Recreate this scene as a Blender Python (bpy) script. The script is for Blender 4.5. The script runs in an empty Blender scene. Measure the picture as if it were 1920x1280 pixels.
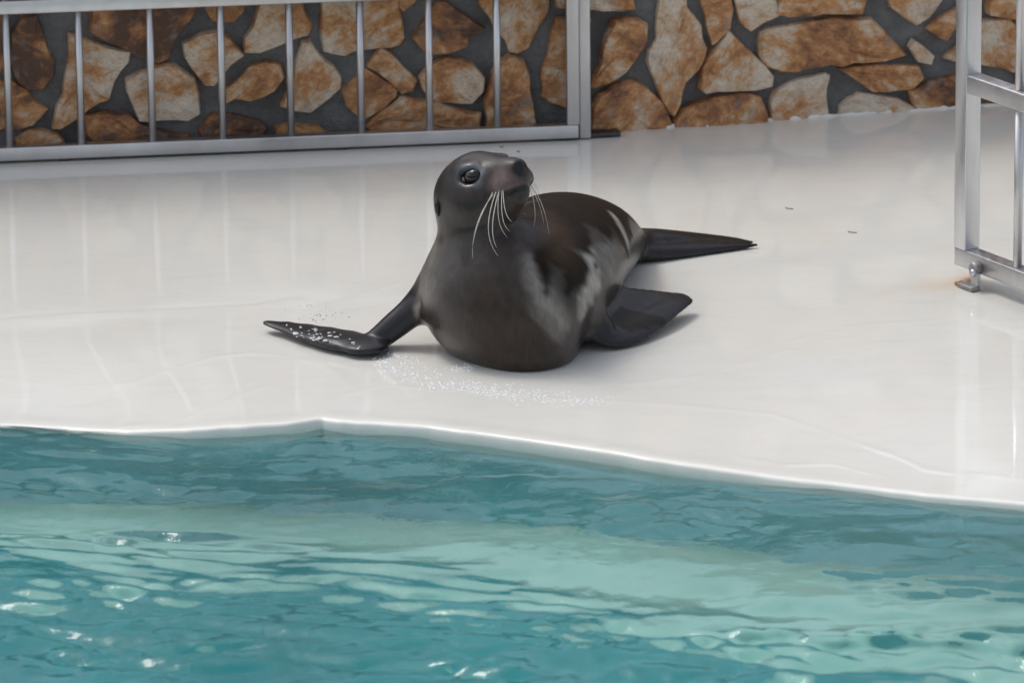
import bpy, bmesh, math, random
import numpy as np
from mathutils import Vector, Matrix
random.seed(7); rng = np.random.default_rng(11)
R = math.radians
S = bpy.context.scene
COL = S.collection

# ------------------------------------------------------------------ camera
TH, ROLL, DIST, FPX = R(17.0), -0.011, 12.5, 12500.0
cd = Vector((0, math.cos(TH), -math.sin(TH)))
r0 = Vector((1, 0, 0)); u0 = Vector((0, math.sin(TH), math.cos(TH)))
cr = r0*math.cos(ROLL) + u0*math.sin(ROLL)
cu = u0*math.cos(ROLL) - r0*math.sin(ROLL)
CAM = -cd*DIST
cam = bpy.data.cameras.new('camera'); camo = bpy.data.objects.new('camera', cam); COL.objects.link(camo)
cam.sensor_width = 36; cam.lens = FPX/1920*36; cam.clip_start = 0.5; cam.clip_end = 2000
camo.matrix_world = Matrix(((cr.x, cu.x, -cd.x, CAM.x), (cr.y, cu.y, -cd.y, CAM.y), (cr.z, cu.z, -cd.z, CAM.z), (0, 0, 0, 1)))
cam.dof.use_dof = True; cam.dof.focus_distance = 12.55; cam.dof.aperture_fstop = 7
S.camera = camo
# ------------------------------------------------------------------ world, sun, exposure
SUN_EL, SUN_AZ = R(60), R(-56)          # azimuth clockwise from +Y (away from camera)
W = bpy.data.worlds.new('World'); S.world = W; W.use_nodes = True
nt = W.node_tree; bg = nt.nodes['Background']
sky = nt.nodes.new('ShaderNodeTexSky'); sky.sky_type = 'NISHITA'; sky.sun_disc = False
sky.sun_elevation = SUN_EL; sky.sun_rotation = SUN_AZ; sky.air_density = 1.0; sky.dust_density = 3.2; sky.ozone_density = 1.0
hs = nt.nodes.new('ShaderNodeHueSaturation'); hs.inputs['Saturation'].default_value = 0.42
nt.links.new(sky.outputs[0], hs.inputs['Color']); nt.links.new(hs.outputs[0], bg.inputs['Color'])
bg.inputs['Strength'].default_value = 0.15
sl = bpy.data.lights.new('sun', 'SUN'); sl.energy = 0.6; sl.angle = R(14); sl.color = (1, .95, .87)
so = bpy.data.objects.new('sun', sl); COL.objects.link(so)
sdir = Vector((math.sin(SUN_AZ)*math.cos(SUN_EL), math.cos(SUN_AZ)*math.cos(SUN_EL), math.sin(SUN_EL)))
so.rotation_euler = sdir.to_track_quat('Z', 'Y').to_euler(); so.location = sdir*30
S.view_settings.view_transform = 'Standard'; S.view_settings.look = 'None'
S.view_settings.exposure = 0.46; S.view_settings.gamma = 1.0
S.render.engine = 'CYCLES'
S.cycles.use_denoising = True; S.cycles.max_bounces = 10; S.cycles.transmission_bounces = 8
S.cycles.glossy_bounces = 5; S.cycles.caustics_refractive = True; S.cycles.caustics_reflective = False
S.cycles.sample_clamp_indirect = 6

# ------------------------------------------------------------------ helpers
def ray(px, py):
    return cd + cr*((px-960)/FPX) + cu*((640-py)/FPX)
def floor(px, py, z=0.0):
    d = ray(px, py); return CAM + d*((z-CAM.z)/d.z)
def at(px, py, Y):
    d = ray(px, py); return CAM + d*((Y-CAM.y)/d.y)

def tag(o, label=None, cat=None, group=None, kind=None):
    if label: o['label'] = label
    if cat: o['category'] = cat
    if group: o['group'] = group
    if kind: o['kind'] = kind
    return o
def empty(name, loc):
    o = bpy.data.objects.new(name, None); COL.objects.link(o); o.location = loc; o.empty_display_size = .1
    return o
def link(name, me, mat, parent=None, smooth=True):
    o = bpy.data.objects.new(name, me); COL.objects.link(o)
    if mat: me.materials.append(mat)
    if smooth: me.polygons.foreach_set('use_smooth', [True]*len(me.polygons))
    if parent:
        o.parent = parent; o.matrix_parent_inverse = Matrix.Translation(-world_loc(parent))
    return o
def world_loc(o):
    return o.location.copy() if o.type == 'EMPTY' else Vector((0, 0, 0))     # meshes are built in world space
def mesh(name, v, f):
    me = bpy.data.meshes.new(name); me.from_pydata([tuple(p) for p in v], [], f); me.update(); return me
def grid_mesh(name, P, extra_v=None, extra_f=None):
    """P: (n, m, 3) array of points"""
    n, m = P.shape[:2]
    idx = np.arange(n*m).reshape(n, m)
    q = np.stack([idx[:-1, :-1], idx[1:, :-1], idx[1:, 1:], idx[:-1, 1:]], -1).reshape(-1, 4)
    return np_mesh(name, P.reshape(-1, 3), q)
def np_mesh(name, V, Q):
    me = bpy.data.meshes.new(name)
    me.vertices.add(len(V)); me.vertices.foreach_set('co', np.asarray(V, np.float32).ravel())
    me.loops.add(Q.size); me.loops.foreach_set('vertex_index', np.asarray(Q, np.int32).ravel())
    me.polygons.add(len(Q)); k = Q.shape[1]
    me.polygons.foreach_set('loop_start', np.arange(0, Q.size, k, dtype=np.int32))
    me.polygons.foreach_set('loop_total', np.full(len(Q), k, np.int32))
    me.update(calc_edges=True); me.validate(); return me
def tube(name, pts, rad, seg=10, caps=True):
    """tapered tube along points"""
    pts = [Vector(p) for p in pts]; n = len(pts)
    rad = rad if hasattr(rad, '__len__') else [rad]*n
    v, f = [], []
    ref = Vector((0, 0, 1))
    for i, p in enumerate(pts):
        t = (pts[min(i+1, n-1)]-pts[max(i-1, 0)]).normalized()
        if abs(t.dot(ref)) > .95: a = t.cross(Vector((0, 1, 0))).normalized()
        else: a = t.cross(ref).normalized()
        b = t.cross(a)
        for k in range(seg):
            q = 2*math.pi*k/seg; v.append(p + (a*math.cos(q)+b*math.sin(q))*rad[i])
    for i in range(n-1):
        for k in range(seg):
            f.append((i*seg+k, i*seg+(k+1) % seg, (i+1)*seg+(k+1) % seg, (i+1)*seg+k))
    if caps:
        f.append(tuple(range(seg))[::-1]); f.append(tuple((n-1)*seg+k for k in range(seg)))
    me = mesh(name, v, f)
    bm = bmesh.new(); bm.from_mesh(me); bmesh.ops.recalc_face_normals(bm, faces=bm.faces); bm.to_mesh(me); bm.free()
    return me
def bar_box(name, p0, p1, w, h, up=Vector((0, 0, 1)), bev=.003):
    """box beam p0->p1, width w across, height h along up, bevelled"""
    p0, p1 = Vector(p0), Vector(p1); t = (p1-p0).normalized(); L = (p1-p0).length
    s = t.cross(up).normalized(); u = s.cross(t)
    bm = bmesh.new(); bmesh.ops.create_cube(bm, size=1)
    for q in bm.verts:
        c = q.co.copy(); q.co = (p0+p1)/2 + t*(c.x*L) + s*(c.y*w) + u*(c.z*h)
    bmesh.ops.recalc_face_normals(bm, faces=bm.faces)
    if bev: bmesh.ops.bevel(bm, geom=bm.edges[:], offset=bev, segments=2, affect='EDGES', profile=.6)
    me = bpy.data.meshes.new(name); bm.to_mesh(me); bm.free(); return me

def vnoise(x, y, seed=0):
    """smooth 2-D value noise on numpy arrays"""
    g = np.random.default_rng(seed).random((64, 64))
    xi = np.floor(x).astype(int); yi = np.floor(y).astype(int); fx = x-xi; fy = y-yi
    fx = fx*fx*(3-2*fx); fy = fy*fy*(3-2*fy)
    a = g[xi % 64, yi % 64]; b = g[(xi+1) % 64, yi % 64]; c = g[xi % 64, (yi+1) % 64]; d = g[(xi+1) % 64, (yi+1) % 64]
    return (a*(1-fx)+b*fx)*(1-fy)+(c*(1-fx)+d*fx)*fy - .5
def sstep(a, b, x):
    t = np.clip((x-a)/(b-a), 0, 1); return t*t*(3-2*t)

# ------------------------------------------------------------------ materials
class NT:
    def __init__(s, name):
        s.m = bpy.data.materials.new(name); s.m.use_nodes = True; s.t = s.m.node_tree
        s.b = s.t.nodes['Principled BSDF']; s.out = s.t.nodes['Material Output']
    def n(s, typ, **kw):
        q = s.t.nodes.new('ShaderNode'+typ)
        for k, v in kw.items():
            if k in q.inputs.keys(): q.inputs[k].default_value = v
            else: setattr(q, k, v)
        return q
    def l(s, a, b): s.t.links.new(a, b)
    def set(s, **kw):
        for k, v in kw.items(): s.b.inputs[k.replace('_', ' ')].default_value = v
    def noise(s, scale, detail=4, rough=.55, vec=None, dist=0):
        q = s.n('TexNoise'); q.inputs['Scale'].default_value = scale; q.inputs['Detail'].default_value = detail
        q.inputs['Roughness'].default_value = rough; q.inputs['Distortion'].default_value = dist
        if vec: s.l(vec, q.inputs['Vector'])
        return q.outputs['Fac']
    def coords(s, out='Object', scale=None):
        c = s.n('TexCoord').outputs[out]
        if scale:
            mp = s.n('Mapping'); mp.inputs['Scale'].default_value = scale; s.l(c, mp.inputs['Vector']); c = mp.outputs[0]
        return c
    def ramp(s, fac, stops):
        q = s.n('ValToRGB'); e = q.color_ramp.elements
        while len(e) > 2: e.remove(e[-1])
        while len(e) < len(stops): e.new(.5)
        for i, (p, c) in enumerate(stops):
            e[i].position = p; e[i].color = (*c, 1) if len(c) == 3 else c
        s.l(fac, q.inputs[0]); return q.outputs[0]
    def mix(s, fac, a, b, typ='MIX'):
        q = s.n('Mix'); q.data_type = 'RGBA'; q.blend_type = typ
        for i, x in ((6, a), (7, b)):
            if hasattr(x, 'node'): s.l(x, q.inputs[i])
            else: q.inputs[i].default_value = (*x, 1)
        if hasattr(fac, 'node'): s.l(fac, q.inputs[0])
        else: q.inputs[0].default_value = fac
        return q.outputs[2]
    def math(s, op, a, b=0.0, clamp=False):
        q = s.n('Math'); q.operation = op; q.use_clamp = clamp
        for i, x in ((0, a), (1, b)):
            if hasattr(x, 'node'): s.l(x, q.inputs[i])
            else: q.inputs[i].default_value = x
        return q.outputs[0]
    def bump(s, h, strength=.3, dist=.01, to='Normal', prev=None):
        q = s.n('Bump'); q.inputs['Strength'].default_value = strength; q.inputs['Distance'].default_value = dist
        s.l(h, q.inputs['Height'])
        if prev: s.l(prev, q.inputs['Normal'])
        if to: s.l(q.outputs[0], s.b.inputs[to])
        return q.outputs[0]
    def maprange(s, v, a, b, c, d):
        q = s.n('MapRange'); s.l(v, q.inputs[0])
        for i, x in enumerate((a, b, c, d)): q.inputs[i+1].default_value = x
        return q.outputs[0]

def mat_deck():
    s = NT('wet_painted_concrete')
    c = s.coords()
    n1 = s.noise(2.2, 5, .6, c); n2 = s.noise(55, 3, .6, c)
    mpv = s.coords(scale=(1, 3.2, 1)); n3 = s.noise(9, 6, .65, mpv, .6)
    col = s.ramp(n1, [(.3, (.700, .692, .640)), (.7, (.738, .732, .690))])
    col = s.mix(s.maprange(n3, .50, .75, 0, .26), col, (.57, .535, .46))
    gt = s.noise(330, 2, .5, c); col = s.mix(s.maprange(gt, .66, .74, 0, .35), col, (.40, .37, .32))
    sc_ = s.noise(30, 5, .7, s.coords(scale=(.35, 2.2, 1)), 1.2); col = s.mix(s.maprange(sc_, .62, .70, 0, .5), col, (.80, .79, .76))
    col = s.mix(s.maprange(s.noise(1.1, 3, .5, c, .5), .48, .72, 0, .22), col, (.60, .56, .49))
    # rust stain that runs from the gate foot
    sp = s.n('SeparateXYZ'); s.l(c, sp.inputs[0])
    p = floor(1822, 524); dx = s.math('SUBTRACT', sp.outputs[0], p.x); dy = s.math('SUBTRACT', sp.outputs[1], p.y)
    wob = s.math('MULTIPLY', s.math('SUBTRACT', s.noise(14, 3, .6, c), .5), .10)
    yy = s.math('ADD', s.math('ADD', dy, wob), s.math('MULTIPLY', dx, -.42))
    core = s.math('POWER', 2.718, s.math('MULTIPLY', s.math('ADD', s.math('MULTIPLY', s.math('POWER', s.math('ABSOLUTE', dx), 2), 4200), s.math('MULTIPLY', s.math('POWER', s.math('ABSOLUTE', dy), 2), 2600)), -1))
    band = s.math('POWER', 2.718, s.math('MULTIPLY', s.math('MULTIPLY', yy, yy), -900))
    fal = s.maprange(dx, -.30, .0, 0, 1); fal2 = s.math('LESS_THAN', dx, .01)
    strk = s.math('MULTIPLY', s.math('MULTIPLY', band, s.math('POWER', fal, 2)), s.math('MULTIPLY', fal2, .42))
    col = s.mix(s.math('MINIMUM', strk, 1), col, (.62, .40, .17))
    col = s.mix(s.math('MULTIPLY', core, .95, True), col, (.22, .075, .012))
    s.l(col, s.b.inputs['Base Color'])
    s.set(Roughness=.45, Coat_Weight=1.0, Coat_IOR=1.34)
    s.l(s.maprange(n1, .35, .7, .012, .04), s.b.inputs['Coat Roughness'])
    mv = s.coords(scale=(.16, 1, 1)); mv2 = s.coords(scale=(.35, 1, 1))
    w1 = s.noise(22, 3, .55, mv, .3); w2 = s.noise(95, 3, .55, mv2)
    b1 = s.bump(w1, .045, .004, None); s.bump(w2, .07, .0008, 'Coat Normal', b1)
    s.bump(n2, .12, .002)
    return s.m
def mat_basin(col, name, var=.12):
    s = NT(name); c = s.coords(); n1 = s.noise(3, 4, .6, c)
    d = tuple(x*(1-var) for x in col); e = tuple(min(.9, x*(1+var)) for x in col)
    s.l(s.ramp(n1, [(.3, d), (.7, e)]), s.b.inputs['Base Color']); s.set(Roughness=.7); return s.m
def mat_water():
    s = NT('pool_water'); t = s.t
    t.nodes.remove(s.b)
    g = s.n('BsdfGlass'); g.inputs['IOR'].default_value = 1.33; g.inputs['Roughness'].default_value = .045
    g.inputs['Color'].default_value = (.99, 1, 1, 1)
    c = s.coords(); n1 = s.noise(45, 3, .55, c, .3)
    bp = s.n('Bump'); bp.inputs['Strength'].default_value = .38; bp.inputs['Distance'].default_value = .004
    s.l(n1, bp.inputs['Height']); s.l(bp.outputs[0], g.inputs['Normal'])
    s.l(g.outputs[0], s.out.inputs['Surface'])
    va = s.n('VolumeAbsorption'); va.inputs['Color'].default_value = (.10, .83, .85, 1); va.inputs['Density'].default_value = .75
    s.l(va.outputs[0], s.out.inputs['Volume'])
    return s.m
def mat_mortar():
    s = NT('grey_mortar'); c = s.coords(); n1 = s.noise(9, 6, .65, c); n2 = s.noise(60, 5, .7, c)
    s.l(s.mix(s.maprange(n2, .4, .75, 0, .5), s.ramp(n1, [(.3, (.10, .103, .105)), (.7, (.19, .19, .19))]), (.085, .085, .088)), s.b.inputs['Base Color'])
    s.set(Roughness=.85); b = s.bump(n1, .9, .035, None); s.bump(n2, .6, .006, 'Normal', b); return s.m
def mat_stone():
    s = NT('rust_quartzite'); 
    oi = s.n('ObjectInfo'); at_ = s.n('Attribute', attribute_type='OBJECT', attribute_name='tone'); tone = at_.outputs['Fac']
    ag = s.n('Attribute', attribute_type='OBJECT', attribute_name='angle')
    c = s.coords(); vr = s.n('VectorRotate', rotation_type='AXIS_ANGLE'); vr.inputs['Axis'].default_value = (0, 1, 0)
    s.l(c, vr.inputs['Vector']); s.l(ag.outputs['Fac'], vr.inputs['Angle'])
    off = s.n('VectorMath', operation='ADD'); s.l(vr.outputs[0], off.inputs[0])
    cmb = s.n('CombineXYZ'); k = s.math('MULTIPLY', oi.outputs['Random'], 37); s.l(k, cmb.inputs[0]); s.l(k, cmb.inputs[1]); s.l(cmb.outputs[0], off.inputs[1])
    mp = s.n('Mapping'); mp.inputs['Scale'].default_value = (1, 1, 1.5); s.l(off.outputs[0], mp.inputs[0])
    n1 = s.noise(9, 6, .6, mp.outputs[0], .5); n2 = s.noise(46, 6, .72, mp.outputs[0], .2); n3 = s.noise(170, 4, .7, mp.outputs[0])
    f = s.math('ADD', s.math('ADD', s.math('MULTIPLY', s.math('SUBTRACT', n1, .5), 1.35), .37), s.math('ADD', s.math('MULTIPLY', s.math('SUBTRACT', n2, .5), .75), .22))
    f = s.math('ADD', f, s.math('SUBTRACT', tone, .66))
    col = s.ramp(f, [(.20, (.66, .57, .46)), (.36, (.58, .43, .30)), (.47, (.53, .27, .11)), (.60, (.36, .16, .065)), (.78, (.115, .06, .038))])
    col = s.mix(s.maprange(n3, .5, .72, 0, .5), col, (.14, .085, .06))
    gr = s.maprange(s.noise(23, 4, .6, off.outputs[0], .4), .56, .70, 0, .55)
    col = s.mix(gr, col, (.30, .27, .24))
    s.l(col, s.b.inputs['Base Color']); s.set(Roughness=.72)
    b = s.bump(n1, .6, .02, None); b = s.bump(n2, .7, .008, None, b); s.bump(n3, .5, .002, 'Normal', b)
    return s.m
def mat_metal():
    s = NT('brushed_stainless'); c = s.coords(scale=(1, 1, .25)); n1 = s.noise(60, 4, .6, c); n2 = s.noise(7, 4, .6, c)
    s.l(s.ramp(n2, [(.3, (.50, .495, .50)), (.7, (.68, .675, .68))]), s.b.inputs['Base Color'])
    s.set(Metallic=1.0); s.l(s.maprange(n1, .3, .7, .28, .46), s.b.inputs['Roughness']); s.bump(n1, .12, .001); return s.m
def simple(name, col, rough=.5, metal=0.0, **kw):
    s = NT(name); s.set(Base_Color=(*col, 1), Roughness=rough, Metallic=metal)
    c = s.coords(); n1 = s.noise(kw.pop('nscale', 80), 4, .6, c)
    d = tuple(x*.72 for x in col); e = tuple(min(1, x*1.25) for x in col)
    s.l(s.ramp(n1, [(.3, d), (.7, e)]), s.b.inputs['Base Color'])
    for k, v in kw.items(): s.b.inputs[k.replace('_', ' ')].default_value = v
    return s.m
def mat_fur():
    s = NT('wet_sea_lion_fur'); 
    a = s.n('Attribute', attribute_name='fur'); w = s.n('Attribute', attribute_name='wet')
    c = s.coords(scale=(1, 1, .30)); n1 = s.noise(120, 4, .65, c); n2 = s.noise(22, 5, .6, c, .4); n3 = s.noise(420, 2, .6, c)
    v = s.maprange(n1, .3, .7, .80, 1.2); v2 = s.maprange(n2, .3, .7, .80, 1.22)
    vv = s.math('MULTIPLY', v, v2); cm = s.n('CombineXYZ')
    for i in range(3): s.l(vv, cm.inputs[i])
    s.l(s.mix(1.0, a.outputs['Color'], cm.outputs[0], 'MULTIPLY'), s.b.inputs['Base Color'])
    s.l(s.maprange(w.outputs['Fac'], 0, 1, .58, .20), s.b.inputs['Roughness'])
    s.set(Sheen_Weight=.0, Sheen_Roughness=.4, Specular_IOR_Level=.3)
    s.l(s.maprange(w.outputs['Fac'], .25, 1, .10, .58), s.b.inputs['Specular IOR Level'])
    b = s.bump(n2, .25, .006, None); b = s.bump(n1, .35, .0015, None, b); s.bump(n3, .25, .0006, 'Normal', b)
    return s.m

M_DECK = mat_deck(); M_WATER = mat_water(); M_MORTAR = mat_mortar(); M_STONE = mat_stone(); M_METAL = mat_metal()
M_WALLP = mat_basin((.36, .66, .68), 'turquoise_pool_paint'); M_ADDED_LEDGE = mat_basin((.66, .69, .60), 'pale_band_paint', .06)
M_BOTTOM = mat_basin((.26, .68, .67), 'turquoise_pool_floor')
M_GROUND = simple('grey_paving', (.30, .29, .27), .8, nscale=3)
M_FUR = mat_fur()

# ------------------------------------------------------------------ deck, pool, water
edge_px = [(0, 801), (60, 803), (120, 806), (240, 815), (350, 813), (450, 806), (540, 799), (590, 791), (602, 789), (640, 795), (700, 798), (800, 806),
           (900, 819), (1000, 831), (1200, 862), (1400, 891), (1500, 905), (1600, 917), (1920, 948)]
def lip_z(px):
    X = (px-960)/1000; return float(-.014*sstep(.15, .75, X)-.018*sstep(-.45, -.85, X)-.004)
ep = [floor(px, py, lip_z(px)) for px, py in edge_px]
ex = np.array([-3.2, -1.6]+[p.x for p in ep]+[1.6, 3.2]); ey = np.array([ep[0].y+.12, ep[0].y+.05]+[p.y for p in ep]+[ep[-1].y-.20, ep[-1].y-.75])
def edge(x): return np.interp(x, ex, ey)+.007*vnoise(np.asarray(x)*11+50, np.asarray(x)*0+3.3, 81)+.004*vnoise(np.asarray(x)*33+50, np.asarray(x)*0+1.3, 82)
XB, YB0, YB1 = 3.2, -5.0, 2.7
def xs_grid(fine, lo=-1.15, hi=1.15):
    a = np.arange(lo, hi+1e-6, fine)
    return np.concatenate([np.linspace(-XB, lo, 30)[:-1], a, np.linspace(hi, XB, 30)[1:]])
def poly_dist(X, Y, pts):
    D = np.full(X.shape, 9.)
    for a, b in zip(pts[:-1], pts[1:]):
        bx, by = b.x-a.x, b.y-a.y; t = np.clip(((X-a.x)*bx+(Y-a.y)*by)/(bx*bx+by*by), 0, 1)
        D = np.minimum(D, np.hypot(X-a.x-t*bx, Y-a.y-t*by))
    return D
ripple_px = [[(0, 700), (130, 714), (250, 712), (320, 690), (400, 668), (470, 660), (540, 666), (600, 682), (640, 704), (655, 728)],
             [(60, 795), (220, 790), (330, 785), (400, 762), (450, 738), (500, 724)],
             [(0, 598), (150, 587), (300, 582), (480, 573), (560, 560)],
             [(540, 592), (650, 562), (700, 545), (790, 518)],
             [(640, 742), (720, 722), (800, 728)],
             [(1000, 746), (1150, 752), (1300, 760), (1450, 772), (1560, 806), (1690, 846), (1740, 868), (1920, 884)],
             [(1380, 850), (1460, 862), (1560, 858), (1660, 880)],
             [(1480, 640), (1600, 610), (1760, 600)], [(1180, 720), (1330, 700), (1480, 655)]]
xs = xs_grid(.006)
tt = np.concatenate([[0, .001, .0025, .0045, .007, .010, .014], np.linspace(.02, .60, 260), np.linspace(.60, 1, 70)[1:]])
X = np.repeat(xs[:, None], len(tt), 1); E = edge(xs)[:, None]
Y = E + (YB1-E)*tt[None, :]
dist_e = (Y-E)
Z = -.014*sstep(.15, .75, X)*sstep(.75, 0, dist_e)                                  # the deck dips to the water on this side
Z += -.006*(1-np.sqrt(np.clip(1-(1-np.clip(dist_e/.009, 0, 1))**2, 0, 1)))*(1+.5*vnoise(X*20+9, Y*20+9, 8))           # rounded lip
Z += .0012*np.exp(-((dist_e-.03)/.022)**2)*sstep(.9, .2, X)
Z += -.018*sstep(-.45, -.85, X)*sstep(.50, 0, dist_e)                          # trowelled bead along the lip
Z += .004*vnoise(X*2.3+40, Y*2.3+40, 3)+.0004*vnoise(X*8+40, Y*10+40, 4)
for i, rp in enumerate(ripple_px):
    q = [floor(*p) for p in rp]; wob = .014*vnoise(X*14+50, Y*14+50, 20+i)
    D = np.abs(poly_dist(X, Y, q)+wob*.6)
    Z += .0005*np.exp(-(D/.007)**2)*(.35+1.3*np.clip(vnoise(X*6+30,Y*6+30,70+i)+.4,0,1))
DX, DY, DZ = X, Y, Z
# skirt down into the water
sk = []
for dz, dy in ((-.055, .004), (-.035, .002), (-.016, -.001)):
    sk.append(np.stack([X[:, 0], Y[:, 0]+dy, Z[:, 0]*(1 if dz > -.05 else 0)+dz], -1)[:, None, :])
P = np.concatenate(sk+[np.stack([X, Y, Z], -1)], 1)
deck = tag(link('pool_deck', grid_mesh('pool_deck', P), M_DECK), 'cream painted wet concrete deck beside the pool', kind='structure')
def deck_z(x, y):
    i = np.abs(xs-x).argmin(); return float(np.interp(y, DY[i], DZ[i]))
# basin: wall, ledge, riser, floor; pale step added to stand in for a bright band
xb = xs_grid(.03); eb = edge(xb)
lw = np.interp(xb, [-1.2, -.3, .3, 1.2], [.19, .24, .34, .44])
def strip(name, rows, mat, parent=None):
    return link(name, grid_mesh(name, np.stack([np.stack([xb, y, np.full_like(xb, z) if np.isscalar(z) else z], -1) for y, z in rows], 1)), mat, parent, False)
basin = tag(empty('pool_basin', (0, -2.5, -1.3)), kind='structure')
strip('pool_wall', [(eb+.004, -.40), (eb+.004, -.055)], M_WALLP, basin)
strip('added_ledge', [(eb-lw-.035, -.46), (eb-lw-.012, -.425), (eb-lw+.02, -.405), (eb+.004, -.40)], M_ADDED_LEDGE, basin)
strip('added_ledge_slope', [(eb-lw-.30, -1.3), (eb-lw-.10, -.75), (eb-lw-.035, -.46)], M_BOTTOM, basin)
strip('pool_floor', [(np.full_like(eb, YB0), -1.3), (eb-lw-.30, -1.3)], M_BOTTOM, basin)
e0, e1 = float(eb[0]), float(eb[-1])
link('side_wall', mesh('side_wall', [(-XB, YB0, -1.3), (-XB, e0, -1.3), (-XB, e0, 0), (-XB, YB0, 0)], [(0, 1, 2, 3)]), M_WALLP, basin, False)
link('side_wall', mesh('side_wall', [(XB, YB0, -1.3), (XB, e1, -1.3), (XB, e1, 0), (XB, YB0, 0)], [(3, 2, 1, 0)]), M_WALLP, basin, False)
link('end_wall', mesh('end_wall', [(-XB, YB0, -1.3), (XB, YB0, -1.3), (XB, YB0, 0), (-XB, YB0, 0)], [(0, 1, 2, 3)]), M_WALLP, basin, False)
# ground beyond
G, x0, x1, y0, y1 = 600, -XB, XB, YB0, YB1
gv = [(-G, -G, -.012), (G, -G, -.012), (G, G, -.012), (-G, G, -.012), (x0, y0, -.012), (x1, y0, -.012), (x1, y1, -.012), (x0, y1, -.012)]
tag(link('ground', mesh('ground', gv, [(0, 1, 5, 4), (1, 2, 6, 5), (2, 3, 7, 6), (3, 0, 4, 7)]), M_GROUND, None, False), kind='structure')
# water
WL = -.022
def waves(X, Y):
    g = np.random.default_rng(5); Z = np.zeros_like(X)
    wx = .10*vnoise(X*2.1+20, Y*2.1+20, 31); wy = .10*vnoise(X*2.1+20, Y*2.1+20, 32)
    for lam, amp, n, spread in ((.95, .0050, 4, .6), (.48, .0028, 7, .7), (.24, .0014, 9, .9), (.125, .00075, 12, 1.2), (.065, .00030, 14, 1.5)):
        for _ in range(n):
            th = math.pi/2+g.normal(.25, spread*.6); l = lam*g.uniform(.75, 1.3); k = 2*math.pi/l; ph = g.uniform(0, 6.28)
            arg = k*((X+wx)*math.cos(th)+(Y+wy)*math.sin(th))+ph
            env = .55+.9*(vnoise(X/(lam*1.6)+33+ph, Y/(lam*1.6)+33, int(ph*100))+.5)
            s_ = np.sin(arg); rg = 1+(1.5 if lam < .3 else .35)*sstep(-.3, .5, X)*sstep(-1.15, -1.6, Y+.25*X); Z += rg*amp*env*(s_+.22*np.cos(2*arg))/math.sqrt(n)*1.5
    # bursts of short steep chop
    for k_, (fx, fy, thr) in enumerate(((2.3, 5.5, .66), (4.1, 8.5, .69), (1.5, 3.6, .68))):
        m = vnoise((X+.25*Y)*fx+17+k_*9, Y*fy+23, 300+k_)+.5
        m = np.clip((m-thr+.20*sstep(-.3, .6, X)*sstep(-1.2, -1.6, Y+.2*X))*6, 0, 1); m = m*m*(3-2*m)
        for lam in (.095, .07, .055):
            th = math.pi/3+g.normal(.2, .28); ph = g.uniform(0, 6.28); k = 2*math.pi/lam
            arg = k*((X+.5*wx)*math.cos(th)+(Y+.5*wy)*math.sin(th))+ph+2.2*vnoise(X*7+9, Y*7+9, 400+k_)
            Z += m*(1+.45*sstep(-.2, .6, X)*sstep(-1.2, -1.6, Y+.2*X))*lam*.031*(np.sin(arg)+.3*np.cos(2*arg))
    return Z
xw = xs_grid(.007, -1.25, 1.25); ew = edge(xw)+.03
tw = np.concatenate([np.linspace(0, .42, 300), np.linspace(.42, 1, 90)[1:]])
X = np.repeat(xw[:, None], len(tw), 1); Y = ew[:, None]+(YB0-.03-ew[:, None])*tw[None, :]
Z = waves(X, Y)
Z *= .45+.55*sstep(.0, .35, ew[:, None]-Y)
Z = WL+Z
P = np.stack([X, Y, Z], -1)[:, ::-1]
n_, m_ = P.shape[:2]
V = P.reshape(-1, 3); idx = np.arange(n_*m_).reshape(n_, m_)
q = np.stack([idx[:-1, :-1], idx[1:, :-1], idx[1:, 1:], idx[:-1, 1:]], -1).reshape(-1, 4)
loop = np.concatenate([idx[:-1, 0], idx[-1, :-1], idx[:0:-1, -1], idx[0, :0:-1]])
B = V[loop].copy(); B[:, 2] = -1.36; base = len(V)
# widen the side walls a little so the basin faces lie inside the body of water
V = np.concatenate([V, B]); nl = len(loop); k = np.arange(nl); k2 = (k+1) % nl
side = np.stack([loop[k2], loop[k], base+k, base+k2], -1)
me = bpy.data.meshes.new('water')
faces = [tuple(f) for f in q.tolist()]+[tuple(f) for f in side.tolist()]+[tuple(range(base+nl-1, base-1, -1))]
me.from_pydata(V.tolist(), [], faces); me.update()
water = link('water', me, M_WATER); tag(water, 'rippled turquoise pool water', kind='structure')
V2 = None

# ------------------------------------------------------------------ stone wall
WB = [(-1500, 349), (0, 288), (1110, 243), (1900, 190), (3200, 103)]
wb = [floor(*p) for p in WB]
def seg_frame(a, b):
    t = (b-a); t.z = 0; t.normalize(); n = Vector((t.y, -t.x, 0))     # n points to the pool side
    return a, t, n
SEG_L, SEG_R = seg_frame(wb[0], wb[2]), seg_frame(wb[2], wb[4])
def wall_uz(px, py, seg):
    a, t, n = seg; d = ray(px, py); s = (a-CAM).dot(n)/d.dot(n); p = CAM+d*s
    return (p-a).dot(t), p.z
WALL_H = .96
wall = empty('stone_wall', (wb[2].x, wb[2].y, 0))
tag(wall, 'rubble wall of rust coloured flat stones set in dark grey mortar', 'wall')
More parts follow.
